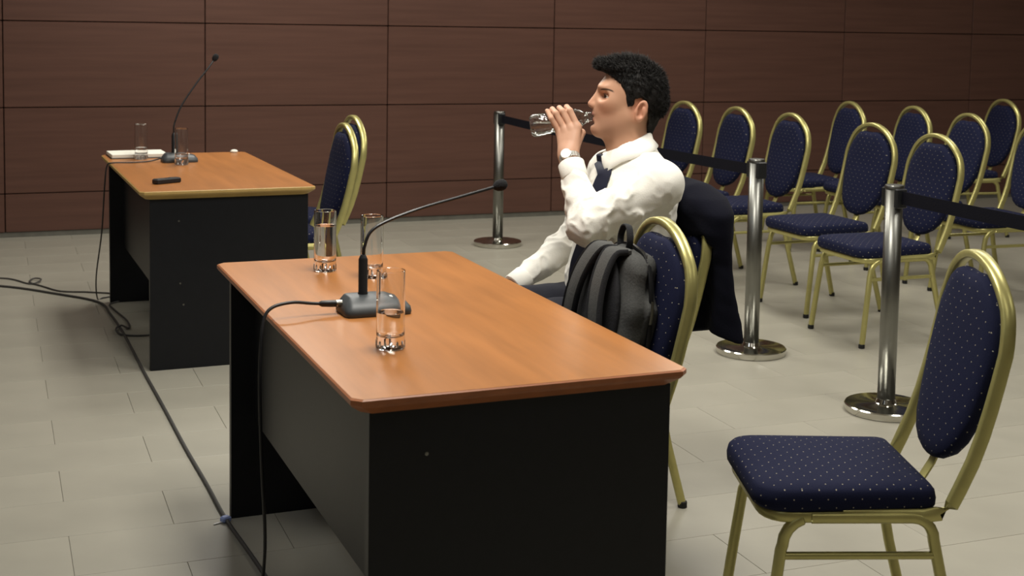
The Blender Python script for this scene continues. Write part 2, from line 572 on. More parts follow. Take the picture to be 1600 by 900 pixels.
def chair_parts():
    P = []
    HWA, ZS, ZT = 0.196, 0.76, 0.95
    # seat
    so = round_poly([(-.245, .205), (-.245, -.205), (.155, -.19), (.155, .19)][::-1], [.03, .03, .075, .075], 7)
    so = [np.array([p[0] - (0.012 * (1 - (p[1] / .21) ** 2) if p[0] < -.2 else 0), p[1]]) for p in so]
    lev = [(.90, .408), (.97, .411), (.995, .42), (1.0, .436), (.985, .452), (.95, .461), (.8, .468), (.5, .474), (.2, .476), (.02, .476)]
    me = mesh('seat', *pad(so, lev, lambda u, v, h: (u, v, h)), M['fabric'], True, 60); uv_box(me); P.append(('seat', me))
    # back pad (outline in y,z)
    prof = [(.476, .0), (.478, .03), (.486, .062), (.505, .098), (.54, .130), (.60, .156), (.68, .170), (.76, .175), (.82, .160), (.865, .134), (.892, .106), (.906, .084), (.913, .062), (.914, .040), (.912, .020), (.911, .0)]
    R_ = [(y, z) for z, y in prof]; L_ = [(-y, z) for z, y in prof[::-1][1:-1]]
    bo = R_ + L_
    def place(u, v, h):
        return (xb(v) + h, u, v)
    prof2 = [(z if k < 9 else z, y) for k, (z, y) in enumerate(prof)]
    zs_ = np.linspace(0, 1, 7)
    prof2 = prof[:10] + prof[10:]
    bo2 = [(y, z) for z, y in prof2] + [(-y, z) for z, y in prof2[::-1][1:-1]]
    lev = [(.93, .012, 0), (.985, .008, 0), (1.0, -.004, 0), (.985, -.018, 0.05), (.95, -.026, .3), (.82, -.034, 1), (.5, -.04, 1), (.2, -.043, 1), (.02, -.043, 1)]
    me = mesh('backrest', *pad2((bo, bo2), lev, place), M['fabric'], True, 60); uv_box(me); P.append(('backrest', me))
    # arch frame down to the rear bends and forward under the seat
    path = []
    for s in (1, -1):
        seg = [(-.06, s * .186, .400), (.05, s * .188, .400), (.12, s * .190, .400), (.155, s * .191, .405), (.182, s * .192, .425), (.198, s * .193, .46)]
        for z in (.52, .58, .64, .70):
            seg.append((xb(z), s * np.interp(z, [.43, ZS], [.193, HWA]), z))
        if s == 1: path += seg
        else: tail = seg[::-1]
    for ph in np.linspace(0, math.pi, 25):
        z = ZS + (ZT - ZS) * math.sin(ph)
        path.append((xb(z), HWA * math.cos(ph), z))
    path += tail
    P.append(('back_frame', mesh('back_frame', *sweep_chair(path), M['gold'], True, 50)))
    # seat rail loop
    ro = round_poly([(-.232, .196), (-.232, -.196), (.14, -.182), (.14, .182)], [.08, .08, .02, .02], 6)
    P.append(('seat_rail', mesh('seat_rail', *sweep([(p[0], p[1], .398) for p in ro], .012, .008, (0, 0, 1), 8, 3, closed=True), M['gold'], True, 50)))
    for s in (1, -1):
        # inverted U of two legs
        y0, y1 = s * .192, s * .207
        pts = [(-.235, y1, .012), (-.212, s * .2, .20), (-.196, s * .194, .325)]
        for a in np.linspace(0, 1, 6)[0:]:
            th = a * math.pi / 2
            pts.append((-.192 + .062 * (1 - math.cos(th)), y0, .335 + .062 * math.sin(th)))
        pts += [(-.03, y0, .397), (.06, y0, .397)]
        for a in np.linspace(0, 1, 6):
            th = a * math.pi / 2
            pts.append((.095 + .05 * math.sin(th), y0, .345 + .052 * math.cos(th)))
        pts += [(.178, s * .2, .19), (.225, y1, .012)]
        P.append(('leg_frame', mesh('leg_frame', *sweep(pts, .0125, .011, (1, 0, .3), 8, 3.0), M['gold'], True, 50)))
        P.append(('stretcher', mesh('stretcher', *sweep([(-.196, s * .195, .312), (.152, s * .195, .312)], .008, .008, (0, 0, 1), 8, 3.0), M['gold'], True, 50)))
        for fx in (-.236, .227):
            P.append(('foot_cap', mesh('foot_cap', *lathe([(.012, 0), (.0145, .002), (.0145, .018), (.0125, .02)], 10, (fx, y1, 0)), M['rubber'], True, 40)))
    P.append(('cross_bar', mesh('cross_bar', *sweep([(-.05, -.19, .392), (-.05, .19, .392)], .008, .01, (0, 0, 1), 8, 3.0), M['gold'], True, 50)))
    P.append(('back_bracket', mesh('back_bracket', *sweep([(.135, 0, .395), (.175, 0, .41), (.205, 0, .46), (xb(.53) + .006, 0, .53)], .004, .018, (1, 0, 0), 8, 3.0), M['gold'], True, 50)))
    return P


def sweep_chair(path):
    """flat oval tube, wide side square to the plane of the back"""
    P = [np.array(p, float) for p in path]; m = len(P); rings = []
    for i in range(m):
        T = P[min(i + 1, m - 1)] - P[max(i - 1, 0)]; T /= np.linalg.norm(T)
        Bv = np.cross(T, (1.0, 0, 0.0))
        lateral = np.array([0, 1.0, 0]); lateral = lateral - T * (lateral @ T)
        # in the arch the wide direction is x; under the seat it is z
        wide = np.array([1.0, 0, 0]) - T * T[0]
        if np.linalg.norm(wide) < .75:
            wide = wide + np.array([0, 0, 1.0]) * (1 - np.linalg.norm(wide)); wide = wide - T * (wide @ T)
        wide /= np.linalg.norm(wide); nar = np.cross(T, wide)
        r = []
        for k in range(10):
            th = 2 * math.pi * (k + .5) / 10; c, s = math.cos(th), math.sin(th)
            c = math.copysign(abs(c) ** .5, c); s = math.copysign(abs(s) ** .5, s)
            r.append(tuple(P[i] + wide * .0155 * c + nar * .0105 * s))
        rings.append(r)
    return loft(rings)


CP = chair_parts()
GA = 'blue dotted gold framed banquet chairs'
chairs = [
    (3.344, 5.219, 2.9, 'navy dotted banquet chair right behind the man\'s collar, leftmost of the front audience row'),
    (3.397, 4.681, -0.1, 'navy dotted banquet chair, second from left in the front audience row'),
    (3.432, 4.155, -1.4, 'navy dotted banquet chair just right of the middle stanchion top, third in front row'),
    (3.451, 3.412, 1.1, 'navy dotted banquet chair, fourth in front audience row, seat partly behind a nearer chair'),
    (3.340, 2.784, -1.2, 'navy dotted banquet chair directly behind the right-hand stanchion in the front audience row'),
    (4.500, 5.085, -5.7, 'navy dotted banquet chair nearest the wall, left end of the second audience row'),
    (4.645, 4.610, -6.5, 'navy dotted banquet chair in second audience row, between two front row backs'),
    (4.542, 3.974, -5.2, 'navy dotted banquet chair, third of the second audience row, behind the stanchion chair'),
    (4.510, 3.350, -4.0, 'navy dotted banquet chair cut by the right picture edge in the second row'),
    (5.883, 5.188, -7.5, 'navy dotted banquet chair farthest back at upper right, third audience row'),
    (0.737, 0.716, -4.3, 'navy dotted banquet chair with the backpack, tucked under the foreground table'),
    (1.130, 1.312, -6.0, 'navy dotted banquet chair the man sits on, jacket over its back'),
    (1.220, 0.124, -19.5, 'empty navy dotted banquet chair alone in the right foreground'),
    (0.725, 3.880, 0.5, 'navy dotted banquet chair at the far table, nearer of the two seen edge-on'),
    (0.900, 4.355, 1.8, 'navy dotted banquet chair at the far table, the one further back by the wall'),
]
for x, y, a, lab in chairs:
    t = thing('banquet_chair', lab, 'chair', (x, y, 0), math.radians(a), GA)
    for nm, me in CP:
        link(nm, me, t)

# ================================================================== STANCHIONS
S = [(2.526, 5.678, 'steel stanchion farthest away, left of the man against the wood wall'),
     (2.571, 2.676, 'steel stanchion in the middle, right of the hanging jacket'),
     (2.576, 1.722, 'steel stanchion nearest the camera, behind the empty foreground chair'),
     (2.602, 0.052, 'steel stanchion past the right picture edge, holding the end of the nearest belt'),
     ]
post = mesh('post', *lathe([(.0335, .02), (.0335, .862)], 28), M['steel'])
base = mesh('base', *lathe([(.145, 0), (.154, .002), (.156, .006), (.156, .026), (.152, .030), (.05, .032), (.04, .036), (.034, .05)], 48), M['chrome'], True, 30)
cap = mesh('cap', *lathe([(.0335, .858), (.0365, .860), (.0365, .868), (.034, .873), (.0001, .874)], 28), M['steel'], True, 30)
cass = mesh('belt_head', *box(-.024, .024, -.048, -.028, .788, .862, .004), M['black_plastic'], smooth=False)
cass2 = mesh('belt_head', *box(-.024, .024, .028, .048, .788, .862, .004), M['black_plastic'], smooth=False)
for x, y, lab in S:
    t = thing('stanchion', lab, 'stanchion', (x, y, 0), 0, 'belt barrier stanchions')
    for nm, me in (('post', post), ('base', base), ('cap', cap), ('belt_head', cass), ('belt_head', cass2)):
        link(nm, me, t)


def belt(p0, p1, sag, label, z0, z1, zw=.026):
    pts = []
    for k in range(21):
        u = k / 20
        pts.append((p0[0] + (p1[0] - p0[0]) * u, p0[1] + (p1[1] - p0[1]) * u, z0 + (z1 - z0) * u - sag * 4 * u * (1 - u)))
    o = put('barrier_belt', *sweep(pts, zw, .0012, (0, 0, 1), 6, 6.0), M['belt'], None, True, 30)
    tag(o, label, 'belt', 'black barrier belts')


belt((2.526, 5.63), (2.571, 2.724), .012, 'black barrier belt running behind the man to the middle stanchion', .826, .822)
belt((2.576, 1.674), (2.60, 0.10), .004, 'black barrier belt from the nearest stanchion towards the right edge', .829, .828)

# ================================================================== MICROPHONES, GLASSES, SMALL THINGS
def microphone(label, base_c, rz, stem_off, path, head_dir, plug=True):
    t = thing('gooseneck_microphone', label, 'microphone')
    cx, cy = base_c; z = TH
    co, si = math.cos(rz), math.sin(rz)
    # wedge base lofted: footprint 0.166 x 0.10, top shifted and smaller
    rings = []
    for (hx0, hx1, hy0, hy1, zz, rr) in ((-.082, .084, -.055, .055, 0, .02), (-.084, .086, -.057, .057, .006, .022), (-.082, .084, -.054, .055, .018, .022),
                                         (-.072, .074, -.036, .053, .031, .016), (-.064, .036, -.016, .05, .040, .012), (-.06, .026, -.006, .047, .042, .01)):
        ol = round_poly([(hx0, hy0), (hx1, hy0), (hx1, hy1), (hx0, hy1)], rr, 5)
        rings.append([(cx + p[0] * co - p[1] * si, cy + p[0] * si + p[1] * co, z + zz) for p in ol])
    put('base', *loft(rings), M['grey_plastic'], t, True, 50)
    sx, sy = cx + stem_off[0] * co - stem_off[1] * si, cy + stem_off[0] * si + stem_off[1] * co
    b = put('button', *box(cx + .03, cx + .05, cy - .012, cy + .006, z + .030, z + .0395, .002), M['white_plastic'], t, smooth=False)
    put('stem_socket', *lathe([(.0125, z + .038), (.0125, z + .045), (.0115, z + .047), (.0115, z + .128), (.009, z + .134), (.006, z + .14)], 16, (sx, sy, 0)), M['black_plastic'], t, True, 40)
    pp = smooth_path(path, 8)
    put('gooseneck', *tube(pp, .0042, 8), M['black_plastic'], t)
    e = np.array(path[-1]); d = np.array(head_dir, float); d /= np.linalg.norm(d)
    ex = np.cross(d, (0, 0, 1)); ex /= np.linalg.norm(ex); ey = np.cross(d, ex)
    put('foam_head', *lathe([(.0045, -.012), (.0085, -.008), (.0135, .0), (.0155, .01), (.0145, .02), (.010, .027), (.003, .030)], 16, axis=(e, ex, ey, d)), M['foam'], t)
    return t


# near microphone
G0 = np.array([0.252, 0.735])
sx, sy = 0.233, 0.760
microphone('gooseneck microphone with dark grey base on the foreground table', G0, 0.02, (sx - G0[0], sy - G0[1]),
           [(sx, sy, .885), (sx + .003, sy, .91), (sx + .02, sy + .005, .945), (sx + .065, sy + .015, .968), (sx + .16, sy + .035, .994), (sx + .27, sy + .06, 1.015), (sx + .385, sy + .085, 1.037)],
           (.96, .2, .2))
# far microphone
b2 = t2(.325, 1.10)
microphone('tall gooseneck microphone on the far table near the white pad', (b2[0], b2[1]), 0.0, (-.02, .03),
           [(b2[0] - .02, b2[1] + .03, .885), (b2[0] - .018, b2[1] + .03, .93), (b2[0] + .02, b2[1] + .05, 1.02), (b2[0] + .10, b2[1] + .09, 1.13), (b2[0] + .16, b2[1] + .12, 1.20), (b2[0] + .195, b2[1] + .14, 1.245)],
           (.5, .3, .8))


def tumbler(label, x, y, fill):
    t = thing('drinking_glass', label, 'glass', (x, y, TH), 0, 'tall straight water glasses')
    R, Hh, wl, bt = .0315, .174, .0022, .028
    out = [(.0001, .0005), (R - .006, .0005), (R - .004, .0005), (R - .001, .003), (R, .008), (R, .010), (R, .014), (R, Hh - .004), (R, Hh - .001), (R - .001, Hh), (R - wl, Hh - .001), (R - wl, Hh - .004), (R - wl, bt + .016), (R - wl, bt + .01), (R - wl - .003, bt + .003), (R - wl - .01, bt), (R - wl - .013, bt), (.0001, bt - .0005)]
    put('glass_body', *lathe(out, 32), M['glass'], t, True, 35)
    # facets of the heavy base: short ribs round the foot
    rib = []
    for k in range(14):
        a = 2 * math.pi * k / 14
        rib.append(lathe([(.0001, .002), (.0028, .004), (.0028, .018), (.0001, .022)], 6, ((R - .0012) * math.cos(a), (R - .0012) * math.sin(a), 0)))
    put('ribbed_foot', *join(*rib), M['glass'], t)
    if fill:
        r = R - wl + .0004
        zf = bt + fill * (Hh - bt)
        put('water', *lathe([(.0001, bt - .0012), (r - .01, bt - .0004), (r - .003, bt + .003), (r, bt + .01), (r, bt + .016), (r, zf - .002), (r, zf + .001), (r - .002, zf), (r - .004, zf), (.0001, zf)], 32), M['water'], t, True, 35)
    return t


tumbler('mostly full water glass at the far end of the foreground table', .272, 1.296, .70)
tumbler('empty glass standing behind the microphone stem on the foreground table', .372, 1.165, 0)
tumbler('half full water glass in front of the microphone base', .186, .372, .36)
ga = t2(.165, 1.252); gb = t2(.315, .96)
tumbler('glass beside the white pad on the far table', ga[0], ga[1], .2)
tumbler('glass in front of the far table microphone', gb[0], gb[1], .15)

pc = t2(.162, 1.392)
p_ = thing('writing_pad', 'thick white paper pad on the corner of the far table', 'notepad', (pc[0], pc[1], TH), 0.03)
put('cover', *box(-.138, .138, -.105, .105, 0, .004, .001), M['grey_plastic'], p_, smooth=False)
put('page_block', *box(-.135, .135, -.102, .102, .004, .022, .002), M['paper'], p_, smooth=False)
rc = t2(.145, .265)
r_ = thing('voice_recorder', 'small black voice recorder lying on the far table', 'recorder', (rc[0], rc[1], TH), math.radians(28))
put('body', *box(-.062, .062, -.02, .02, 0, .022, .004), M['black_plastic'], r_, smooth=False)
put('screen', *box(-.055, -.012, -.014, .014, .022, .0228), M['steel'], r_, smooth=False)
put('button', *lathe([(.008, .022), (.008, .0235), (.004, .0245)], 14, (.02, 0, 0)), M['grey_plastic'], r_)
wc = t2(.665, 1.475)
w_ = put('paper_scrap', *lathe([(.004, 0), (.017, .001), (.02, .007), (.014, .014), (.003, .016)], 9, (wc[0], wc[1], TH)), M['paper'], None, True, 20)
tag(w_, 'tiny white crumpled paper at the far edge of the far table', 'paper')


# cables
def cable(name, label, pts, r, m, group=None, smooth_n=6):
    o = put(name, *tube(smooth_path(pts, smooth_n), r, 8), m)
    tag(o, label, 'cable', group)
    return o


mc = thing('microphone_cable', 'black microphone cable looping over the left edge of the foreground table', 'cable')
put('cord', *tube(smooth_path([(.142, .742, .776), (.10, .742, .780), (.05, .735, .787), (.0, .725, .780), (-.022, .715, .755), (-.032, .70, .70), (-.038, .685, .6), (-.036, .67, .42), (-.03, .66, .22), (-.045, .655, .06), (-.05, .60, .008), (-.05, .45, .006), (-.045, .15, .006)], 7), .0042, 8), M['cable'], mc)
put('plug', *lathe([(.0045, 0), (.0075, .006), (.0085, .028), (.0085, .045)], 14, axis=((.118, .742, .778), (0, 1, 0), (0, 0, 1), (1, 0, -.05))), M['black_plastic'], mc)
put('plug_collar', *lathe([(.0088, 0), (.0088, .014), (.007, .0145)], 14, axis=((.160, .742, .776), (0, 1, 0), (0, 0, 1), (1, 0, -.05))), M['chrome'], mc)

cable('floor_cable', 'thick dark cable running along the floor past both tables', [(-4.3, 6.0, .006), (-3.2, 5.95, .006), (-2.2, 5.8, .006), (-1.3, 5.55, .006), (-.9, 5.40, .006), (-.512, 5.191, .006), (-.25, 4.90, .006), (-.06, 4.62, .006), (-.03, 4.30, .006), (-.015, 3.95, .006), (-.012, 3.70, .006), (-.008, 3.182, .006), (.0, 2.6, .006), (.004, 2.13, .006), (.012, 1.75, .006), (.016, 1.42, .006), (.04, 1.0, .006), (.06, .3, .006), (.07, -.6, .006)], .006, M['cable_grey'])
cable('floor_cable', 'thin cable with a small knot on the floor left of the far table', [(-4.3, 6.3, .005), (-3.0, 6.2, .005), (-2.0, 5.98, .005), (-1.2, 5.72, .005), (-.8, 5.56, .005), (-.52, 5.43, .005), (-.44, 5.36, .005), (-.37, 5.22, .005), (-.33, 5.20, .010), (-.30, 5.28, .013), (-.335, 5.33, .010), (-.36, 5.25, .006), (-.30, 5.12, .005), (-.22, 4.96, .005), (-.10, 4.90, .005), (.0, 4.84, .005), (.06, 4.80, .005), (.2, 4.78, .005)], .0042, M['cable_grey'])
cable('floor_cable', 'short loop of cable tied beside the near leg of the far table', [(.25, 3.84, .005), (.12, 3.82, .005), (.03, 3.83, .005), (-.03, 3.87, .008), (-.04, 3.96, .012), (-.01, 4.02, .014), (.02, 3.97, .009), (.03, 4.15, .005), (.0, 4.4, .005), (-.01, 4.55, .005), (.05, 4.62, .005)], .0045, M['cable_grey'])
c0 = t2(.245, 1.11)
cable('microphone_cable', 'thin black cable hanging from the far table microphone to the floor', [(c0[0] + .01, c0[1], .772), (c0[0] - .06, c0[1] - .02, .757), (c0[0] - .15, c0[1] - .05, .756), (c0[0] - .235, c0[1] - .06, .757), (c0[0] - .262, c0[1] - .055, .742), (c0[0] - .272, c0[1] - .04, .65), (c0[0] - .275, c0[1] + .1, .4), (c0[0] - .285, c0[1] + .3, .15), (c0[0] - .27, c0[1] + .42, .01), (c0[0] - .24, c0[1] + .45, .005), (c0[0] - .2, c0[1] + .47, .005)], .0035, M['cable'])
k_ = thing('cable_clip', 'small pale blue cable clip at the foot of the foreground table', 'clip', (.014, 1.428, 0), .4)
put('clip_body', *box(-.014, .014, -.012, .012, 0, .017, .004), M['blue_plastic'], k_, smooth=False)
put('strap', *box(-.04, .012, -.003, .003, .0, .004, .0008), M['white_plastic'], k_, smooth=False)

# ================================================================== PERSON
H0 = np.array([1.230, 1.290, 1.243])                 # middle of the head
E3 = np.array([0.454, 0.891, 0.0]); FA = np.array([-0.891, 0.454, 0.0])   # lateral (away), facing
NL = -E3; ZU = np.array([0, 0, 1.0])


def hl(u, v, w):                                      # head-local -> world
    return H0 + u * FA + v * NL + w * ZU


def mapped(Vl):
    Vl = np.asarray(Vl)
    return H0 + Vl[:, :1] * FA + Vl[:, 1:2] * NL + Vl[:, 2:3] * ZU


# ---- head (local frame u forward, v to the near ear, w up)
def head_sdf(G):
    u, v, w = G; av = np.abs(v); A = (u, av, w)
    d = ell(G, (-.003, 0, .012), (.099, .074, .090))
    d = smin(d, ell(G, (.040, 0, -.040), (.066, .058, .080)), .03)
    d = smin(d, ell(G, (.078, 0, -.052), (.034, .036, .045)), .025)
    d = smin(d, rcone(A, (.000, .046, -.066), (.088, .014, -.104), .021, .022), .03)
    d = smin(d, ell(G, (.094, 0, -.103), (.026, .024, .024)), .02)
    d = smin(d, ell(A, (.058, .036, -.018), (.034, .028, .028)), .02)
    d = smin(d, ell(A, (.079, .024, .029), (.020, .028, .011)), .018)
    # eye sockets and eyes
    d = smax(d, -(ell(A, (.088, .047, .0005), (.024, .020, .0125))), .012)
    eye = ell(A, (.0670, .0335, .001), (.0135, .0135, .0125))
    lid = smax(ell(A, (.0670, .0335, .001), (.0150, .0150, .0140)), -(w - .0052 - (u - .075) * .25), .002)
    lid2 = smax(ell(A, (.0670, .0335, .001), (.0146, .0146, .0136)), w + .0062, .002)
    d = smin(smin(smin(d, eye, .002), lid, .004), lid2, .004)
    # nose
    d = smin(d, rcone(G, (.092, 0, .016), (.1185, 0, -.026), .0075, .0125), .012)
    d = smin(d, ell(A, (.108, .0105, -.0295), (.012, .0078, .0085)), .008)
    d = smax(d, -ell(A, (.112, .0065, -.0400), (.0065, .0035, .004)), .003)
    # lips, slightly open round the bottle
    d = smin(d, ell(G, (.104, 0, -.0555), (.0135, .021, .0075)), .006)
    d = smin(d, ell(G, (.101, 0, -.0735), (.0140, .019, .0075)), .006)
    d = smax(d, -ell(G, (.118, 0, -.0645), (.012, .019, .0030)), .003)
    d = smax(d, -ell(G, (.118, 0, -.0865), (.010, .03, .006)), .008)
    # neck
    d = smin(d, rcone(G, (.006, 0, -.06), (-.004, 0, -.23), .058, .064), .03)
    d = smin(d, rcone(G, (.066, 0, -.135), (.055, 0, -.19), .009, .008), .025)
    # ears
    er = lambda o, r: ell((u + .034 + (w + .04) * .22, av - o, w + .04), (0, 0, 0), r)
    e = smax(er(.075, (.0190, .0095, .033)), -er(.0845, (.0128, .0125, .0250)), .004)
    e = smin(e, ell(A, (-.041, .0755, -.041), (.0055, .006, .014)), .004)
    e = smin(e, ell(A, (-.020, .0735, -.045), (.005, .006, .007)), .005)
    e = smin(e, ell(A, (-.026, .073, -.066), (.009, .0065, .009)), .006)
    d = smin(d, e, .006)
    return d


h = .0022; lo = (-.125, -.105, -.225); hi = (.15, .105, .13)
G = grid(lo, hi, h)
Vh, Fh = nets(head_sdf(G), lo, h)

SK = np.array(srgb(196, 150, 122)[:3])
u, v, w = Vh.T; av = np.abs(v)
Ch = np.tile(SK, (len(Vh), 1))


def mixc(C, m, c):
    m = np.clip(m, 0, 1)[:, None]
    return C * (1 - m) + np.array(srgb(*c)[:3]) * m


def blob(cu, cv, cw, ru, rv, rw, soft=.5):
    q = np.sqrt(((u - cu) / ru) ** 2 + ((av - cv) / rv) ** 2 + ((w - cw) / rw) ** 2)
    return np.clip((1 - q) / soft + .5, 0, 1)


Ch = mixc(Ch, .35 * blob(.075, .03, -.095, .07, .06, .045, 1), (160, 120, 100))        # shaven beard shade
Ch = mixc(Ch, 0.2 * blob(.072, .042, -.036, .03, .03, .025, 1), (206, 128, 104))          # cheek
Ch = mixc(Ch, 0.33 * blob(-.034, .08, -.04, .03, .03, .04, 1), (205, 128, 104))           # ear
Ch = mixc(Ch, 0.2 * blob(.12, .0, -.026, .02, .02, .02, 1), (205, 132, 108))
Ch = mixc(Ch, .8 * np.maximum(blob(.113, 0, -.056, .012, .021, .0065), blob(.111, 0, -.074, .012, .019, .0065)), (168, 92, 82))
bw = np.clip((.0036 - np.abs(w - (.0225 + .10 * (u - .075) - 10 * (u - .072) ** 2))) / .0018, 0, 1) * np.clip((u - .048) / .008, 0, 1) * np.clip((av - .010) / .006, 0, 1) * np.clip((.094 - u) / .006, 0, 1)
Ch = mixc(Ch, .9 * bw, (40, 30, 26))            # brow
eyed = np.sqrt((u - .0670) ** 2 + (av - .0335) ** 2 + (w - .001) ** 2)
isE = (eyed < .0143) & (w < .0052 + (u - .075) * .25) & (w > -.0062) & (u > .060)
Ch[isE] = np.array(srgb(205, 198, 190)[:3])
ir = isE & ((u - .0790) ** 2 + (w + .0003) ** 2 < .0058 ** 2)
Ch[ir] = np.array(srgb(52, 36, 26)[:3])
Ch = mixc(Ch, .7 * blob(.076, .040, .0068, .014, .0145, .0022), (60, 44, 38))            # lash line

# ---- bottle frame and the hand that holds it
MO = hl(.112, 0, -.0645)                               # lips
AX = 0.978 * FA + np.array([0, 0, -0.178]); AX /= np.linalg.norm(AX)
TU = ZU - AX * (ZU @ AX); TU /= np.linalg.norm(TU)     # up across the bottle
NN = np.cross(TU, AX); NN = NN if NN @ NL > 0 else -NN  # toward the near side


def bt(s, ang, rho):
    a = math.radians(ang)
    return MO + AX * s + NN * (rho * math.cos(a)) + TU * (rho * math.sin(a))


WR = hl(.185, .072, -.176)                             # left wrist
fingers = []
R0 = .033
for s0, s1, s2, s3, r0, a0, a1, a2, a3 in ((.052, .068, .078, .083, .0098, -28, 44, 88, 126),
                                           (.072, .090, .101, .106, .0100, -30, 46, 92, 134),
                                           (.092, .112, .123, .128, .0096, -36, 42, 88, 128),
                                           (.110, .128, .137, .141, .0086, -46, 22, 66, 102)):
    fingers.append([bt(s0, a0, R0 + .016), bt(s1, a1, R0 + .0105), bt(s2, a2, R0 + .0085), bt(s3, a3, R0 + .007), r0])


def hand_sdf(G, wr, fing, thumb, palm_pts):
    d = None
    for mcp, pip, dip, tip, r0 in fing:
        f = smin(smin(rcone(G, mcp, pip, r0 * 1.08, r0 * .95), rcone(G, pip, dip, r0 * .97, r0 * .85), .003), rcone(G, dip, tip, r0 * .86, r0 * .74), .003)
        d = f if d is None else smin(d, f, .0025)
    p = None
    for (mcp, _, _, _, r0), wp in zip(fing, palm_pts):
        q = rcone(G, wp, mcp, .0165, r0 * 1.25)
        p = q if p is None else smin(p, q, .016)
    p = smin(p, rcone(G, wr + (wr - np.mean([f[0] for f in fing], 0)) * .6, wr, .027, .0255), .02)
    d = smin(d, p, .010)
    t = smin(smin(rcone(G, thumb[0], thumb[1], .0165, .013), rcone(G, thumb[1], thumb[2], .0125, .0105), .004), rcone(G, thumb[2], thumb[3], .0105, .0085), .004)
    return smin(d, t, .008)


def across(wr, fing):
    o = fing[0][0] - fing[3][0]; o = o / np.linalg.norm(o)
    return [wr + o * k for k in (.016, .006, -.005, -.015)]


thumb = [WR + (fingers[0][0] - WR) * .25 + AX * -.012 - NN * .006, bt(.045, -62, R0 + .016), bt(.050, -105, R0 + .012), bt(.066, -148, R0 + .009)]
allp = np.array([p for f in fingers for p in f[:4]] + thumb + [WR])
lo = allp.min(0) - .05; hi = allp.max(0) + .04
hh = .0018
Gh = grid(lo, hi, hh)
Vl, Fl = nets(hand_sdf(Gh, WR, fingers, thumb, across(WR, fingers)), lo, hh)

# right hand resting on the thigh
WR2 = np.array([.915, 1.500, .612]); dr = np.array([-.86, -.36, -.22]); dr /= np.linalg.norm(dr)
sd = np.array([-.36, .93, 0.0]); sd -= dr * (sd @ dr); sd /= np.linalg.norm(sd)
nn = np.cross(dr, sd); nn = -nn if nn[2] > 0 else nn       # palm side, down
f2 = []
for k, (off, ln, r0) in enumerate(((-.030, .076, .0096), (-.010, .084, .0098), (.010, .078, .0094), (.029, .062, .0085))):
    b_ = WR2 + dr * .088 + sd * off
    m1 = b_ + dr * ln * .46 + nn * .006; m2 = m1 + dr * ln * .3 + nn * .012; m3 = m2 + dr * ln * .24 + nn * .016
    f2.append([b_, m1, m2, m3, r0])
th2 = [WR2 + dr * .022 - sd * .02 + nn * .006, WR2 + dr * .055 - sd * .048 + nn * .012, WR2 + dr * .085 - sd * .058 + nn * .018, WR2 + dr * .108 - sd * .062 + nn * .022]
ap = np.array([p for f in f2 for p in f[:4]] + th2 + [WR2])
lo2 = ap.min(0) - .05; hi2 = ap.max(0) + .05
G2 = grid(lo2, hi2, .002)
V2, F2 = nets(hand_sdf(G2, WR2, f2, th2, across(WR2, f2)), lo2, .002)

# ---- arms, torso, legs under the clothes
SHL, ELL_ = np.array([1.240, 1.095, .988]), np.array([1.028, 1.150, .872])
SHR, ELR = np.array([1.252, 1.470, .985]), np.array([1.185, 1.560, .765])
TLV = np.array([[.48, 1.205, 1.300, .130, .182], [.58, 1.190, 1.300, .142, .182], [.68, 1.190, 1.298, .140, .172], [.80, 1.215, 1.292, .138, .170],
                [.92, 1.232, 1.285, .136, .178], [1.00, 1.243, 1.284, .116, .170], [1.04, 1.242, 1.286, .096, .135], [1.075, 1.238, 1.288, .074, .088], [1.12, 1.236, 1.290, .060, .062]])
TF = np.array([-.999, -.02]); TLt = np.array([.02, -.999])


def torso_sdf(G, grow=0.0):
    x, y, z = G
    g = lambda k: np.interp(z, TLV[:, 0], TLV[:, k]).astype(np.float32)
    dx, dy = x - g(1), y - g(2)
    f = dx * TF[0] + dy * TF[1]; l = dx * TLt[0] + dy * TLt[1]
    a, b = g(3) + grow, g(4) + grow
    k = np.power(np.abs(f / a) ** 2.3 + np.abs(l / b) ** 2.3, 1 / 2.3)
    d = (k - 1) * np.minimum(a, b) * .92
    return smax(smax(d, z - 1.115, .02), .47 - z, .02)


HIP = [np.array([1.20, 1.200, .565]), np.array([1.20, 1.395, .565])]
KNE = [np.array([.80, 1.175, .580]), np.array([.80, 1.385, .580])]
ANK = [np.array([.77, 1.175, .095]), np.array([.77, 1.385, .095])]


def inner_sdf(G):
    d = torso_sdf(G, -.02)
    for s, e, w_ in ((SHL, ELL_, WR), (SHR, ELR, WR2)):
        d = smin(d, smin(rcone(G, s, e, .050, .040), rcone(G, e, w_, .040, .026), .01), .03)
    for a, b, c in zip(HIP, KNE, ANK):
        d = smin(d, smin(rcone(G, a, b, .070, .050), rcone(G, b, c, .046, .032), .01), .03)
    return smin(d, rcone(G, hl(-.004, 0, -.23), hl(0, 0, -.15), .062, .058), .03)


lo3 = np.array([.70, .98, .06]); hi3 = np.array([1.45, 1.68, 1.14]); G3 = grid(lo3, hi3, .013)
V3, F3 = nets(inner_sdf(G3), lo3, .013)

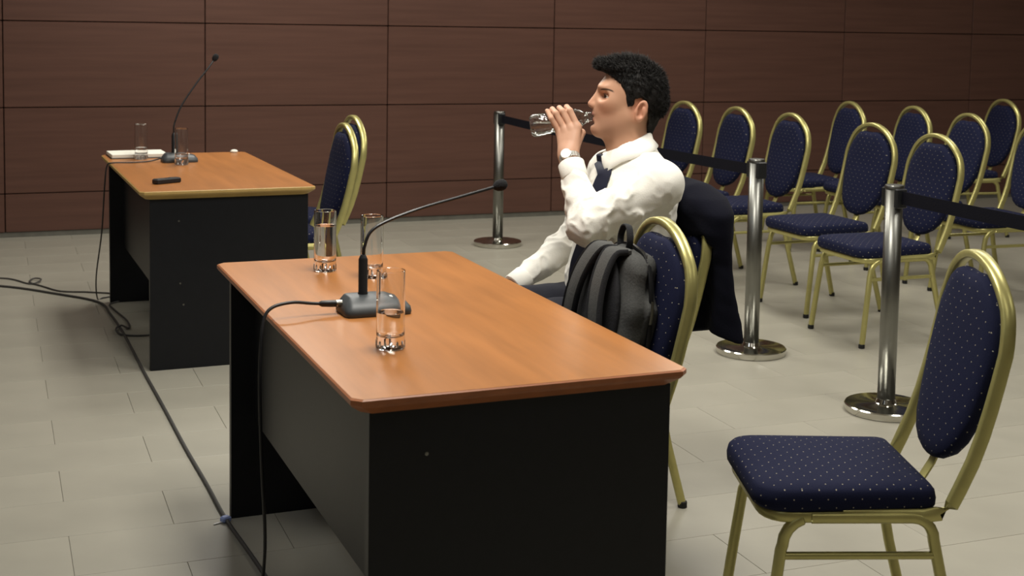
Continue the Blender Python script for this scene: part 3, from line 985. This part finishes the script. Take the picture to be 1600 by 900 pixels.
VB = np.concatenate([mapped(Vh), Vl, V2, V3])
off = np.cumsum([0, len(Vh), len(Vl), len(V2)])
flipH = Fh[:, ::-1] if np.linalg.det(np.stack([FA, NL, ZU])) < 0 else Fh
FB = np.concatenate([flipH, Fl + off[1], F2 + off[2], F3 + off[3]])
CB = np.concatenate([Ch, np.tile(np.array(srgb(203, 158, 132)[:3]), (len(Vl) + len(V2), 1)), np.tile(SK, (len(V3), 1))])
me = np_mesh('person', VB, FB, M['skin'])
ca = me.color_attributes.new('Col', 'FLOAT_COLOR', 'POINT')
ca.data.foreach_set('color', np.concatenate([CB, np.ones((len(CB), 1))], 1).astype(np.float32).ravel())
person = link('person', me)
tag(person, 'seated man in white shirt and navy tie drinking from a plastic bottle', 'person')

# ---- hair
HP = np.array([(.108, .080), (.090, .078), (.073, .070), (.052, .056), (.030, .038), (.014, .012), (.011, -.012), (.008, -.030), (-.010, -.030), (-.014, -.006), (-.030, .000), (-.050, -.012), (-.057, -.05), (-.052, -.112),
               (-.075, -.12), (-.16, -.05), (-.16, .15), (.0, .18), (.14, .15), (.14, .09)])


def poly_sdf(px, py, P):
    d = np.full(px.shape, 1e9); ins = np.zeros(px.shape, bool); n = len(P)
    for i in range(n):
        a, b = P[i], P[(i + 1) % n]; e = b - a
        t = np.clip(((px - a[0]) * e[0] + (py - a[1]) * e[1]) / (e @ e), 0, 1)
        d = np.minimum(d, (px - a[0] - t * e[0]) ** 2 + (py - a[1] - t * e[1]) ** 2)
        c = ((a[1] > py) != (b[1] > py)) & (px < (b[0] - a[0]) * (py - a[1]) / (b[1] - a[1] + 1e-12) + a[0])
        ins ^= c
    d = np.sqrt(d); return np.where(ins, -d, d)


h = .0022; lo = (-.15, -.11, -.14); hi = (.14, .11, .155)
G = grid(lo, hi, h); u, v, w = G
ps = poly_sdf(u[:, 0, :], w[:, 0, :], HP)[:, None, :].astype(np.float32)
d = ell(G, (-.008, 0, .016), (.106, .0795, .099))
d = smin(d, rcone(G, (-.058, 0, -.02), (-.044, 0, -.10), .052, .030), .03)
d = smin(d, ell(G, (.030, 0, .088), (.074, .056, .030)), .025)
d = smin(d, ell(G, (.088, 0, .092), (.019, .04, .013)), .02)
d = d + .0034 * wob(u * .7, v * 1.2, w * .7, 130.0) + .0014 * wob(u * .5, v * 1.5, w * .5, 360.0, 2.0)
d = smax(d, ps + .003 * wob(u, v, w, 400.0, 1.0), .006)
Vk, Fk = nets(d, lo, h)
# lift stray tufts off the hair surface
rr = np.random.default_rng(3)
top = np.where((Vk[:, 2] > -.06))[0]
pick = rr.choice(top, 15000)
SV, SF = [], []
cen = np.array([-.008, 0, .016])
for i in pick:
    p = Vk[i]
    n = (p - cen) / np.array([.106, .0795, .099]) ** 2; n /= np.linalg.norm(n)
    upness = np.clip((p[2] - .02) / .08, 0, 1)
    cd = np.array([.45, 0, .25]) * upness + np.array([-.55, 0, -.85]) * (1 - upness) + rr.normal(0, .20, 3)
    dd = n * (.22 + .5 * upness) + cd; dd /= np.linalg.norm(dd)
    if poly_sdf(np.array([p[0] + dd[0] * .012]), np.array([p[2] + dd[2] * .012]), HP)[0] > -.001:
        continue
    L = rr.uniform(.010, .017) + .012 * upness * rr.random()
    sdv = np.cross(dd, rr.normal(0, 1, 3)); sdv /= np.linalg.norm(sdv)
    q = p - n * .003
    mid = q + dd * L * .6; tp = q + (dd * .8 + n * .1 + rr.normal(0, .12, 3)) * L
    k = len(SV); ww = rr.uniform(.0004, .0009)
    s2 = np.cross(dd, sdv)
    SV += [q + sdv * ww, q - sdv * ww * .6 + s2 * ww, q - sdv * ww * .6 - s2 * ww, mid + sdv * ww * .8, mid - sdv * ww * .5 + s2 * ww * .8, mid - sdv * ww * .5 - s2 * ww * .8, tp]
    SF += [(k, k + 1, k + 4, k + 3), (k + 1, k + 2, k + 5, k + 4), (k + 2, k, k + 3, k + 5), (k + 3, k + 4, k + 6, k + 6), (k + 4, k + 5, k + 6, k + 6), (k + 5, k + 3, k + 6, k + 6)]
VK = mapped(np.concatenate([Vk, np.array(SV)]))
fl = [tuple(q) for q in Fk.tolist()] + [tuple(dict.fromkeys(i + len(Vk) for i in q)) for q in SF]
hm = mesh('hair', VK, fl, M['hair'], True)
link('hair', hm, person)

# ---- shirt
lo = np.array([.88, .95, .50]); hi = np.array([1.43, 1.66, 1.13]); h = .0044
G = grid(lo, hi, h); x, y, z = G
d = torso_sdf(G)
CUF = WR + (ELL_ - WR) * .16
CUR = WR2 + (ELR - WR2) * .10


def limb_coord(a, b):
    ab = b - a; L = np.linalg.norm(ab); t = ab / L
    s = (x - a[0]) * t[0] + (y - a[1]) * t[1] + (z - a[2]) * t[2]
    e1 = np.cross(t, (0.2, 1.0, 0.1)); e1 /= np.linalg.norm(e1); e2 = np.cross(t, e1)
    p1 = (x - a[0]) * e1[0] + (y - a[1]) * e1[1] + (z - a[2]) * e1[2]
    p2 = (x - a[0]) * e2[0] + (y - a[1]) * e2[1] + (z - a[2]) * e2[2]
    return s / L, np.arctan2(p2, p1)


nz = wob(x, y, z, 55.0)
sl = None
for sh, el, cu, ra, rb, rcf in ((SHL, ELL_, CUF, .074, .066, .038), (SHR, ELR, CUR, .073, .062, .037)):
    up_ = rcone(G, sh, el, ra, rb); lo_ = rcone(G, el, cu, rb * .96, rcf)
    s1, a1 = limb_coord(sh, el); s2, a2 = limb_coord(el, cu)
    rid = lambda p: (1 - np.abs(np.sin(p))) ** 1.6
    f1 = .0115 * rid(2.0 * a1 + 3.4 * s1 + .9 * nz) * np.exp(-((s1 - .55) / .42) ** 2) + .0105 * rid(9.5 * s1 + 1.3 * a1 + .8 * nz) * np.exp(-((s1 - .95) / .22) ** 2)
    f2_ = .0105 * rid(8.5 * s2 - 1.2 * a2 + .9 * nz) * np.exp(-((s2 - .15) / .28) ** 2) + .0065 * rid(1.5 * a2 + 5 * s2 + .8 * nz) * np.exp(-((s2 - .65) / .3) ** 2)
    up_ = up_ - f1 + .005; lo_ = lo_ - f2_ + .004
    t_ = smin(up_, lo_, .02)
    ax = (cu - el) / np.linalg.norm(cu - el)
    cut = (x - cu[0]) * ax[0] + (y - cu[1]) * ax[1] + (z - cu[2]) * ax[2]
    near = np.sqrt((x - cu[0]) ** 2 + (y - cu[1]) ** 2 + (z - cu[2]) ** 2)
    t_ = np.where(near < .09, smax(t_, cut, .003), t_)
    sl = t_ if sl is None else np.minimum(sl, t_)
    tw = smin(d, t_, .045) if sl is t_ else smin(tw, t_, .045)
d = tw
for sh in (SHL, SHR):
    d = smin(d, rcone(G, (1.238, 1.289, 1.058), sh + np.array([0, 0, .018]), .052, .052), .04)
tz = (1 - np.abs(np.sin(26 * (z * .8 + x * .7) + 7 * (y - 1.29) + 1.2 * nz))) ** 1.5
d = d - .008 * tz * np.exp(-((z - .82) / .15) ** 2) + .0025
d = smax(d, .535 - z, .01)
# neck opening
nk = rcone(G, hl(.0, 0, -.26), hl(.012, 0, -.10), .060, .060)
d = smax(d, -nk, .006)
Vs, Fs = nets(d, lo, h)
DSH = d; LSH = lo.copy(); HSH = h
shirt = link('shirt', np_mesh('shirt', Vs, Fs, M['shirt']), person)



def shirt_out(p, dirv, start, extra):
    """walk from p along dirv until outside the shirt"""
    dirv = np.array(dirv, float); dirv /= np.linalg.norm(dirv)
    r = start
    while r < .3:
        q = np.array(p) + dirv * r
        i_ = np.round((q - LSH) / HSH).astype(int)
        if (i_ < 0).any() or (i_ >= DSH.shape).any() or DSH[tuple(i_)] > 0: break
        r += .001
    return np.array(p) + dirv * (r + extra), r


def shirt_in(p, dirv):
    """distance from p along dirv of the outer shirt surface, found from outside"""
    r = .16
    while r > .05:
        q = np.array(p) + dirv * r
        i_ = np.round((q - LSH) / HSH).astype(int)
        if not ((i_ < 0).any() or (i_ >= DSH.shape).any()) and DSH[tuple(i_)] < 0: break
        r -= .001
    return r


# cuffs
for el, cu, rcf in ((ELL_, CUF, .038), (ELR, CUR, .037)):
    a = (cu - el) / np.linalg.norm(cu - el); e1 = np.cross(a, (0, 0, 1)); e1 /= np.linalg.norm(e1); e2 = np.cross(a, e1)
    put('cuff', *lathe([(rcf - .006, .004), (rcf, .0045), (rcf + .0025, .002), (rcf + .003, -.045), (rcf + .001, -.049), (rcf - .008, -.049)], 28, axis=(cu, e1, e2, a)), M['shirt'], shirt, True, 60)

# collar: stand and folded wings round the neck
ring_t, ring_m, ring_h, ring_b = [], [], [], []
na = 91
rows_ = []
for k in range(na):
    th = math.radians(8 + 344 * k / (na - 1)); c, s_ = math.cos(th), math.sin(th)
    fr = abs(math.atan2(s_, c)) / math.pi                      # 0 front .. 1 back
    zt = -.176 + .066 * (1 - c) / 2
    drop = float(np.interp(fr, [.04, .13, .29, .335, .45, .7, 1.0], [.008, .014, .066, .060, .046, .040, .038]))
    hd = c * FA + s_ * NL
    rows_.append((c, s_, zt, drop, shirt_in(hl(.006, 0, zt - drop), hd), shirt_in(hl(.006, 0, zt - drop * .55), hd), hd))
R1 = .0655
kern = np.ones(13) / 13
rbs = np.convolve(np.pad([np.clip(q[4] + .008, R1 + .012, R1 + .062) for q in rows_], 6, mode='edge'), kern, 'valid')
rms = np.convolve(np.pad([np.clip(q[5] + .008, R1 + .010, R1 + .045) for q in rows_], 6, mode='edge'), kern, 'valid')
for (c, s_, zt, drop, _, _, hd), rb_, rm_ in zip(rows_, rbs, rms):
    ring_t.append(hl(.006, 0, zt) + hd * R1)
    ring_m.append(hl(.006, 0, zt + .0005) + hd * (R1 + .007))
    ring_h.append(hl(.006, 0, zt - drop * .55) + hd * rm_)
    ring_b.append(hl(.006, 0, zt - drop) + hd * rb_)
ring_i = [p + np.array([0, 0, -.03]) for p in ring_t]
V, Fc = loft([ring_i, ring_t, ring_m, ring_h, ring_b], caps=False, closed=False)
o = put('collar', V, Fc, M['shirt'], shirt, True, 70)
md = o.modifiers.new('thick', 'SOLIDIFY'); md.thickness = .0022; md.offset = 0

# tie
tp = []
def tfront(zz, extra):
    g = lambda k: float(np.interp(zz, TLV[:, 0], TLV[:, k]))
    return np.array([g(1) + TF[0] * (g(3) + extra), g(2) + TF[1] * (g(3) + extra), zz])
K0 = hl(.086, .014, -.190)
TD = np.array([-.966, -.259, 0]); TX_ = np.array([.259, -.966, 0])
pts = [K0 + np.array([-.006, 0, -.012])]
for zz in (1.015, .985, .95, .91, .86, .80, .74, .69, .65, .62):
    c_ = np.array([float(np.interp(zz, TLV[:, 0], TLV[:, 1])), float(np.interp(zz, TLV[:, 0], TLV[:, 2])), zz])
    pts.append(c_ + TD * (shirt_out(c_, TD, .085, 0)[1] + .007))
pts = smooth_path(pts, 4); n = len(pts)
wd = np.interp(np.linspace(0, 1, n), [0, .1, .8, .95, 1], [.018, .027, .046, .036, .003])
tie = put('tie', *sweep(pts, list(wd), .003, TX_, 10, 5), M['tie'], person, True, 50)
kr = []
for zz, a, b in ((.010, .014, .009), (.006, .019, .012), (-.010, .016, .011), (-.022, .012, .008)):
    kr.append([tuple(K0 + TX_ * a * math.cos(t) + TD * b * math.sin(t) + np.array([0, 0, zz])) for t in np.linspace(0, 2 * math.pi, 13)[:-1]])
put('tie_knot', *loft(kr), M['tie'], tie)

# trousers, shoes
lo = np.array([.68, 1.06, .09]); hi = np.array([1.40, 1.52, .70]); h = .009
G = grid(lo, hi, h); x, y, z = G
d = smax(torso_sdf(G, .006), z - .60, .01)
for a, b, c in zip(HIP, KNE, ANK):
    leg = smin(rcone(G, a, b, .086, .070), rcone(G, b, c, .067, .052), .02)
    d = smin(d, leg, .03)
d = d + .003 * wob(x, y, z, 50.0)
d = smax(d, .105 - z, .006)
V, Fq = nets(d, lo, h); link('trousers', np_mesh('trousers', V, Fq, M['trousers']), person)
for a in ANK:
    lo = np.array([.56, a[1] - .07, -.004]); hi = np.array([.87, a[1] + .07, .14]); h = .005
    G = grid(lo, hi, h)
    d = smin(rcone(G, (.80, a[1], .048), (.66, a[1], .040), .040, .038), rcone(G, (.78, a[1], .05), (.775, a[1], .115), .040, .042), .03)
    d = smin(d, rcone(G, (.66, a[1], .035), (.61, a[1], .03), .036, .026), .02)
    d = smax(d, .002 - G[2], .004)
    V, Fq = nets(d, lo, h); link('shoe', np_mesh('shoe', V, Fq, M['shoe']), person)

# watch
M['watch'] = mat('bright_steel_bracelet', srgb(215, 214, 208), 0.35, metal=0.7)
wa = (WR - CUF) / np.linalg.norm(WR - CUF); wc = CUF + wa * .022
e1 = np.cross(wa, NL); e1 /= np.linalg.norm(e1); e2 = np.cross(wa, e1)
if e2 @ NL < 0: e2, e1 = -e2, -e1
watch = bpy.data.objects.new('wristwatch', None); COL.objects.link(watch); watch.parent = person
lk = []
for k in range(22):
    t0 = 2 * math.pi * (k + .06) / 22; t1 = 2 * math.pi * (k + .94) / 22
    rg = []
    for r in (.0285, .0325):
        for hh_ in (-.0085, .0085):
            for t in (t0, t1):
                rg.append(tuple(wc + wa * hh_ + e1 * r * math.cos(t) + e2 * r * math.sin(t)))
    lk.append((rg, [(0, 1, 3, 2), (4, 6, 7, 5), (0, 4, 5, 1), (2, 3, 7, 6), (0, 2, 6, 4), (1, 5, 7, 3)]))
put('bracelet', *join(*lk), M['watch'], watch, smooth=False)
wf = wc + e2 * .031 + e1 * .004
put('watch_case', *lathe([(.014, -.002), (.0175, .0), (.0175, .006), (.0155, .008), (.0001, .0082)], 24, axis=(wf, e1, wa, e2)), M['watch'], watch, True, 35)

# ================================================================== BOTTLE
bo = thing('water_bottle', 'clear plastic water bottle the man drinks from', 'bottle')
exb, eyb = NN, TU
prof = [(.0125, -.006), (.0135, -.004), (.0135, .016), (.0165, .018), (.0165, .021), (.0155, .023), (.0195, .03), (.0262, .042), (.0305, .053), (.0330, .064), (.0325, .072), (.0300, .076), (.0325, .081), (.0325, .090), (.0302, .095),
        (.0300, .112), (.0325, .118), (.0325, .128), (.0302, .132), (.0325, .137), (.0345, .160), (.0345, .180), (.0325, .192), (.026, .198)]
n = 40; rings = []
for r, s in prof:
    pet = .0028 if s > .165 else (.0012 if .03 < s < .07 else 0.0)
    rings.append([tuple(MO + AX * s + (exb * math.cos(t) + eyb * math.sin(t)) * (r + pet * math.cos(5 * t))) for t in np.linspace(0, 2 * math.pi, n + 1)[:-1]])
pf = prof[::-1]
for r, s in pf[1:] + [(prof[0][0], prof[0][1])][:0]:
    rr_ = max(r - .0009, .001); s_ = min(s, .1905)
    pet = .0026 if s > .165 else (.0012 if .03 < s < .07 else 0.0)
    rings.append([tuple(MO + AX * s_ + (exb * math.cos(t) + eyb * math.sin(t)) * (rr_ + pet * math.cos(5 * t))) for t in np.linspace(0, 2 * math.pi, n + 1)[:-1]])
V, Fc = loft(rings, caps=False)
# outer and inner bottoms
nb = (len(prof) - 1) * n
Fc.append(tuple(nb + j for j in range(n)))
put('bottle_body', V, Fc, M['pet'], bo, True, 60)
# drinking water lying in the tilted bottle
lo = np.minimum(MO, MO + AX * .19) - .04; hi = np.maximum(MO, MO + AX * .19) + .04
G = grid(lo, hi, .0022)
rel = [G[i] - MO[i] for i in range(3)]
s = sum(rel[i] * AX[i] for i in range(3)); rad = np.sqrt(np.maximum(sum(rel[i] ** 2 for i in range(3)) - s * s, 0))
ri = np.interp(s, [p[1] for p in prof], [p[0] for p in prof]) - .0022
d = np.maximum(np.maximum(rad - ri, s - .186), .012 - s)
d = smax(d, rel[2] + .022, .002)
V, Fq = nets(d, lo, .0022); link('water', np_mesh('water', V, Fq, M['water']), bo)
put('neck_ring', *lathe([(.0150, .017), (.0178, .018), (.0178, .0205), (.0150, .0215)], 24, axis=(MO, NN, TU, AX)), M['pet'], bo, True, 40)

# ================================================================== JACKET over the man's chair
lo = np.array([1.22, .93, .44]); hi = np.array([1.64, 1.66, 1.06]); h = .006
G = grid(lo, hi, h); x, y, z = G
yc = 1.29
zz = np.array([.44, .52, .62, .74, .84, .90, .94, .975, 1.0])
hw_ = np.interp(z, zz, [.262, .260, .250, .244, .254, .256, .240, .18, .09])
xc = np.interp(z, zz, [1.485, 1.482, 1.474, 1.458, 1.436, 1.428, 1.425, 1.420, 1.42])
th = np.interp(z, zz, [.042, .042, .040, .048, .076, .080, .074, .055, .03])
fold = .011 * np.sin(38 * (y - yc) + 5 * z) * np.clip((.93 - z) / .25, 0, 1) + .004 * wob(x, y, z, 40.0)
k = np.power(np.abs((x - xc + fold) / th) ** 2.2 + np.abs((y - yc) / hw_) ** 3.0, 1 / 2.5)
d = (k - 1) * th * .8
hem = .505 + .02 * np.sin(14 * (y - 1.0)) - .03 * np.clip((1.15 - y) / .2, 0, 1)
d = smax(d, hem - z, .012)
d = smax(d, z - (.992 - .40 * np.maximum(np.abs(y - yc) - .11, 0)), .05)
# hollow where the chair back sits
ca_, sa_ = math.cos(math.radians(-6)), math.sin(math.radians(-6))
xl_ = (x - 1.13) * ca_ + (y - 1.312) * sa_; yl_ = -(x - 1.13) * sa_ + (y - 1.312) * ca_
xbk = np.interp(z, [.40, .43, .6, .75, .85, .962], [.178, .194, .25, .285, .297, .293])
slot = np.maximum(np.maximum(np.abs(xl_ - xbk) - .020, np.abs(yl_) - .204), z - (.768 + .194 * np.sqrt(np.maximum(1 - (yl_ / .207) ** 2, 0))))
back = np.maximum(xl_ - (xbk + .012), z - .785 - .02 * np.sin(30 * y))          # nothing in front of the frame lower down
d = smax(d, -slot, .004); d = smax(d, -back, .006)
V, Fq = nets(d, lo, h)
jk = thing('suit_jacket', 'dark navy suit jacket draped over the back of the man\'s chair', 'jacket')
link('jacket_body', np_mesh('jacket_body', V, Fq, M['jacket']), jk)
# ================================================================== BACKPACK on the tucked-in chair
BS = 1.06
bk = thing('backpack', 'charcoal grey backpack standing on the tucked-in chair', 'backpack', (.905, .752, .479), math.radians(-4))
LEAN = math.radians(8)


def bp_pt(x, y, z):                                         # bag frame: x toward the chair back, z up, leaning back
    x, y, z = x * BS, y * BS, z * BS
    return (x * math.cos(LEAN) + z * math.sin(LEAN), y, -x * math.sin(LEAN) + z * math.cos(LEAN))


def bag_obj(name, V, Fq, m, parent=None):
    V = np.array([bp_pt(*p) for p in V])
    return link(name, np_mesh(name, V, Fq, m), parent if parent is not None else bk)


lo = np.array([-.12, -.19, -.01]); hi = np.array([.12, .19, .44]); h = .005
G = grid(lo, hi, h); x, y, z = G
hwy = np.interp(z, [0, .08, .25, .33, .37, .40], [.145, .152, .146, .128, .10, .06])
thk = np.interp(z, [0, .08, .22, .33, .38, .40], [.064, .070, .060, .046, .036, .02])
k = np.power(np.abs(x / thk) ** 3 + np.abs(y / hwy) ** 3.2, 1 / 3.1)
d = (k - 1) * thk * .85
d = smax(smax(d, z - .385, .05), .012 - z, .03)
d = d + .004 * wob(x, y, z, 30.0) + .0035 * np.sin(34 * z + 22 * y) * (x > 0)
V, Fq = nets(d, lo, h); body = bag_obj('bag_body', V, Fq, M['bag'])
V, Fq = nets(np.maximum(ell(G, (-.058, 0, .19), (.026, .125, .175)), .03 - z), lo, h); bag_obj('back_padding', V, Fq, M['bag_mesh'])
# shoulder straps bowed out on the side facing the table
for s in (1, -1):
    pth = smooth_path([(-.030, s * .035, .372), (-.066, s * .045, .362), (-.092, s * .062, .30), (-.100, s * .080, .22), (-.090, s * .098, .13), (-.066, s * .112, .06), (-.05, s * .125, .035)], 5)
    V, Fc = sweep(pth, .035, .008, (0, 1, 0), 10, 4)
    V = [bp_pt(*p) for p in V]
    st = put('shoulder_strap', V, Fc, M['bag'], bk, True, 50)
    q = [np.array(p) for p in pth]
    for sg in (-1, 1):
        V, Fc = sweep([p + np.array([-.002, sg * .034, 0]) for p in q], .003, .008, (0, 1, 0), 6, 3)
        put('strap_binding', [bp_pt(*p) for p in V], Fc, M['bag_mesh'], st, True, 50)
V, Fc = sweep(smooth_path([(-.012, -.026, .372), (-.014, -.030, .40), (-.015, -.018, .425), (-.015, 0, .432), (-.015, .018, .425), (-.014, .030, .40), (-.012, .026, .372)], 5), .009, .003, (1, 0, 0), 8, 3)
put('grab_handle', [bp_pt(*p) for p in V], Fc, M['bag_mesh'], bk, True, 50)
V, Fc = sweep(smooth_path([(.02, -.156, .10), (.018, -.152, .2), (.012, -.138, .30), (.006, -.10, .366), (.003, -.03, .384), (.003, .03, .384), (.006, .10, .366), (.012, .138, .30), (.018, .152, .2)], 5), .006, .003, (1, 0, 0), 6, 3)
zp = put('zip', [bp_pt(*p) for p in V], Fc, M['zip'], bk, True, 50)
V, Fc = sweep([(.014, -.154, .27), (.014, -.160, .245), (.014, -.160, .215)], .004, .0015, (1, 0, 0), 6, 3)
put('zip_pull', [bp_pt(*p) for p in V], Fc, M['steel'], zp, True, 50)
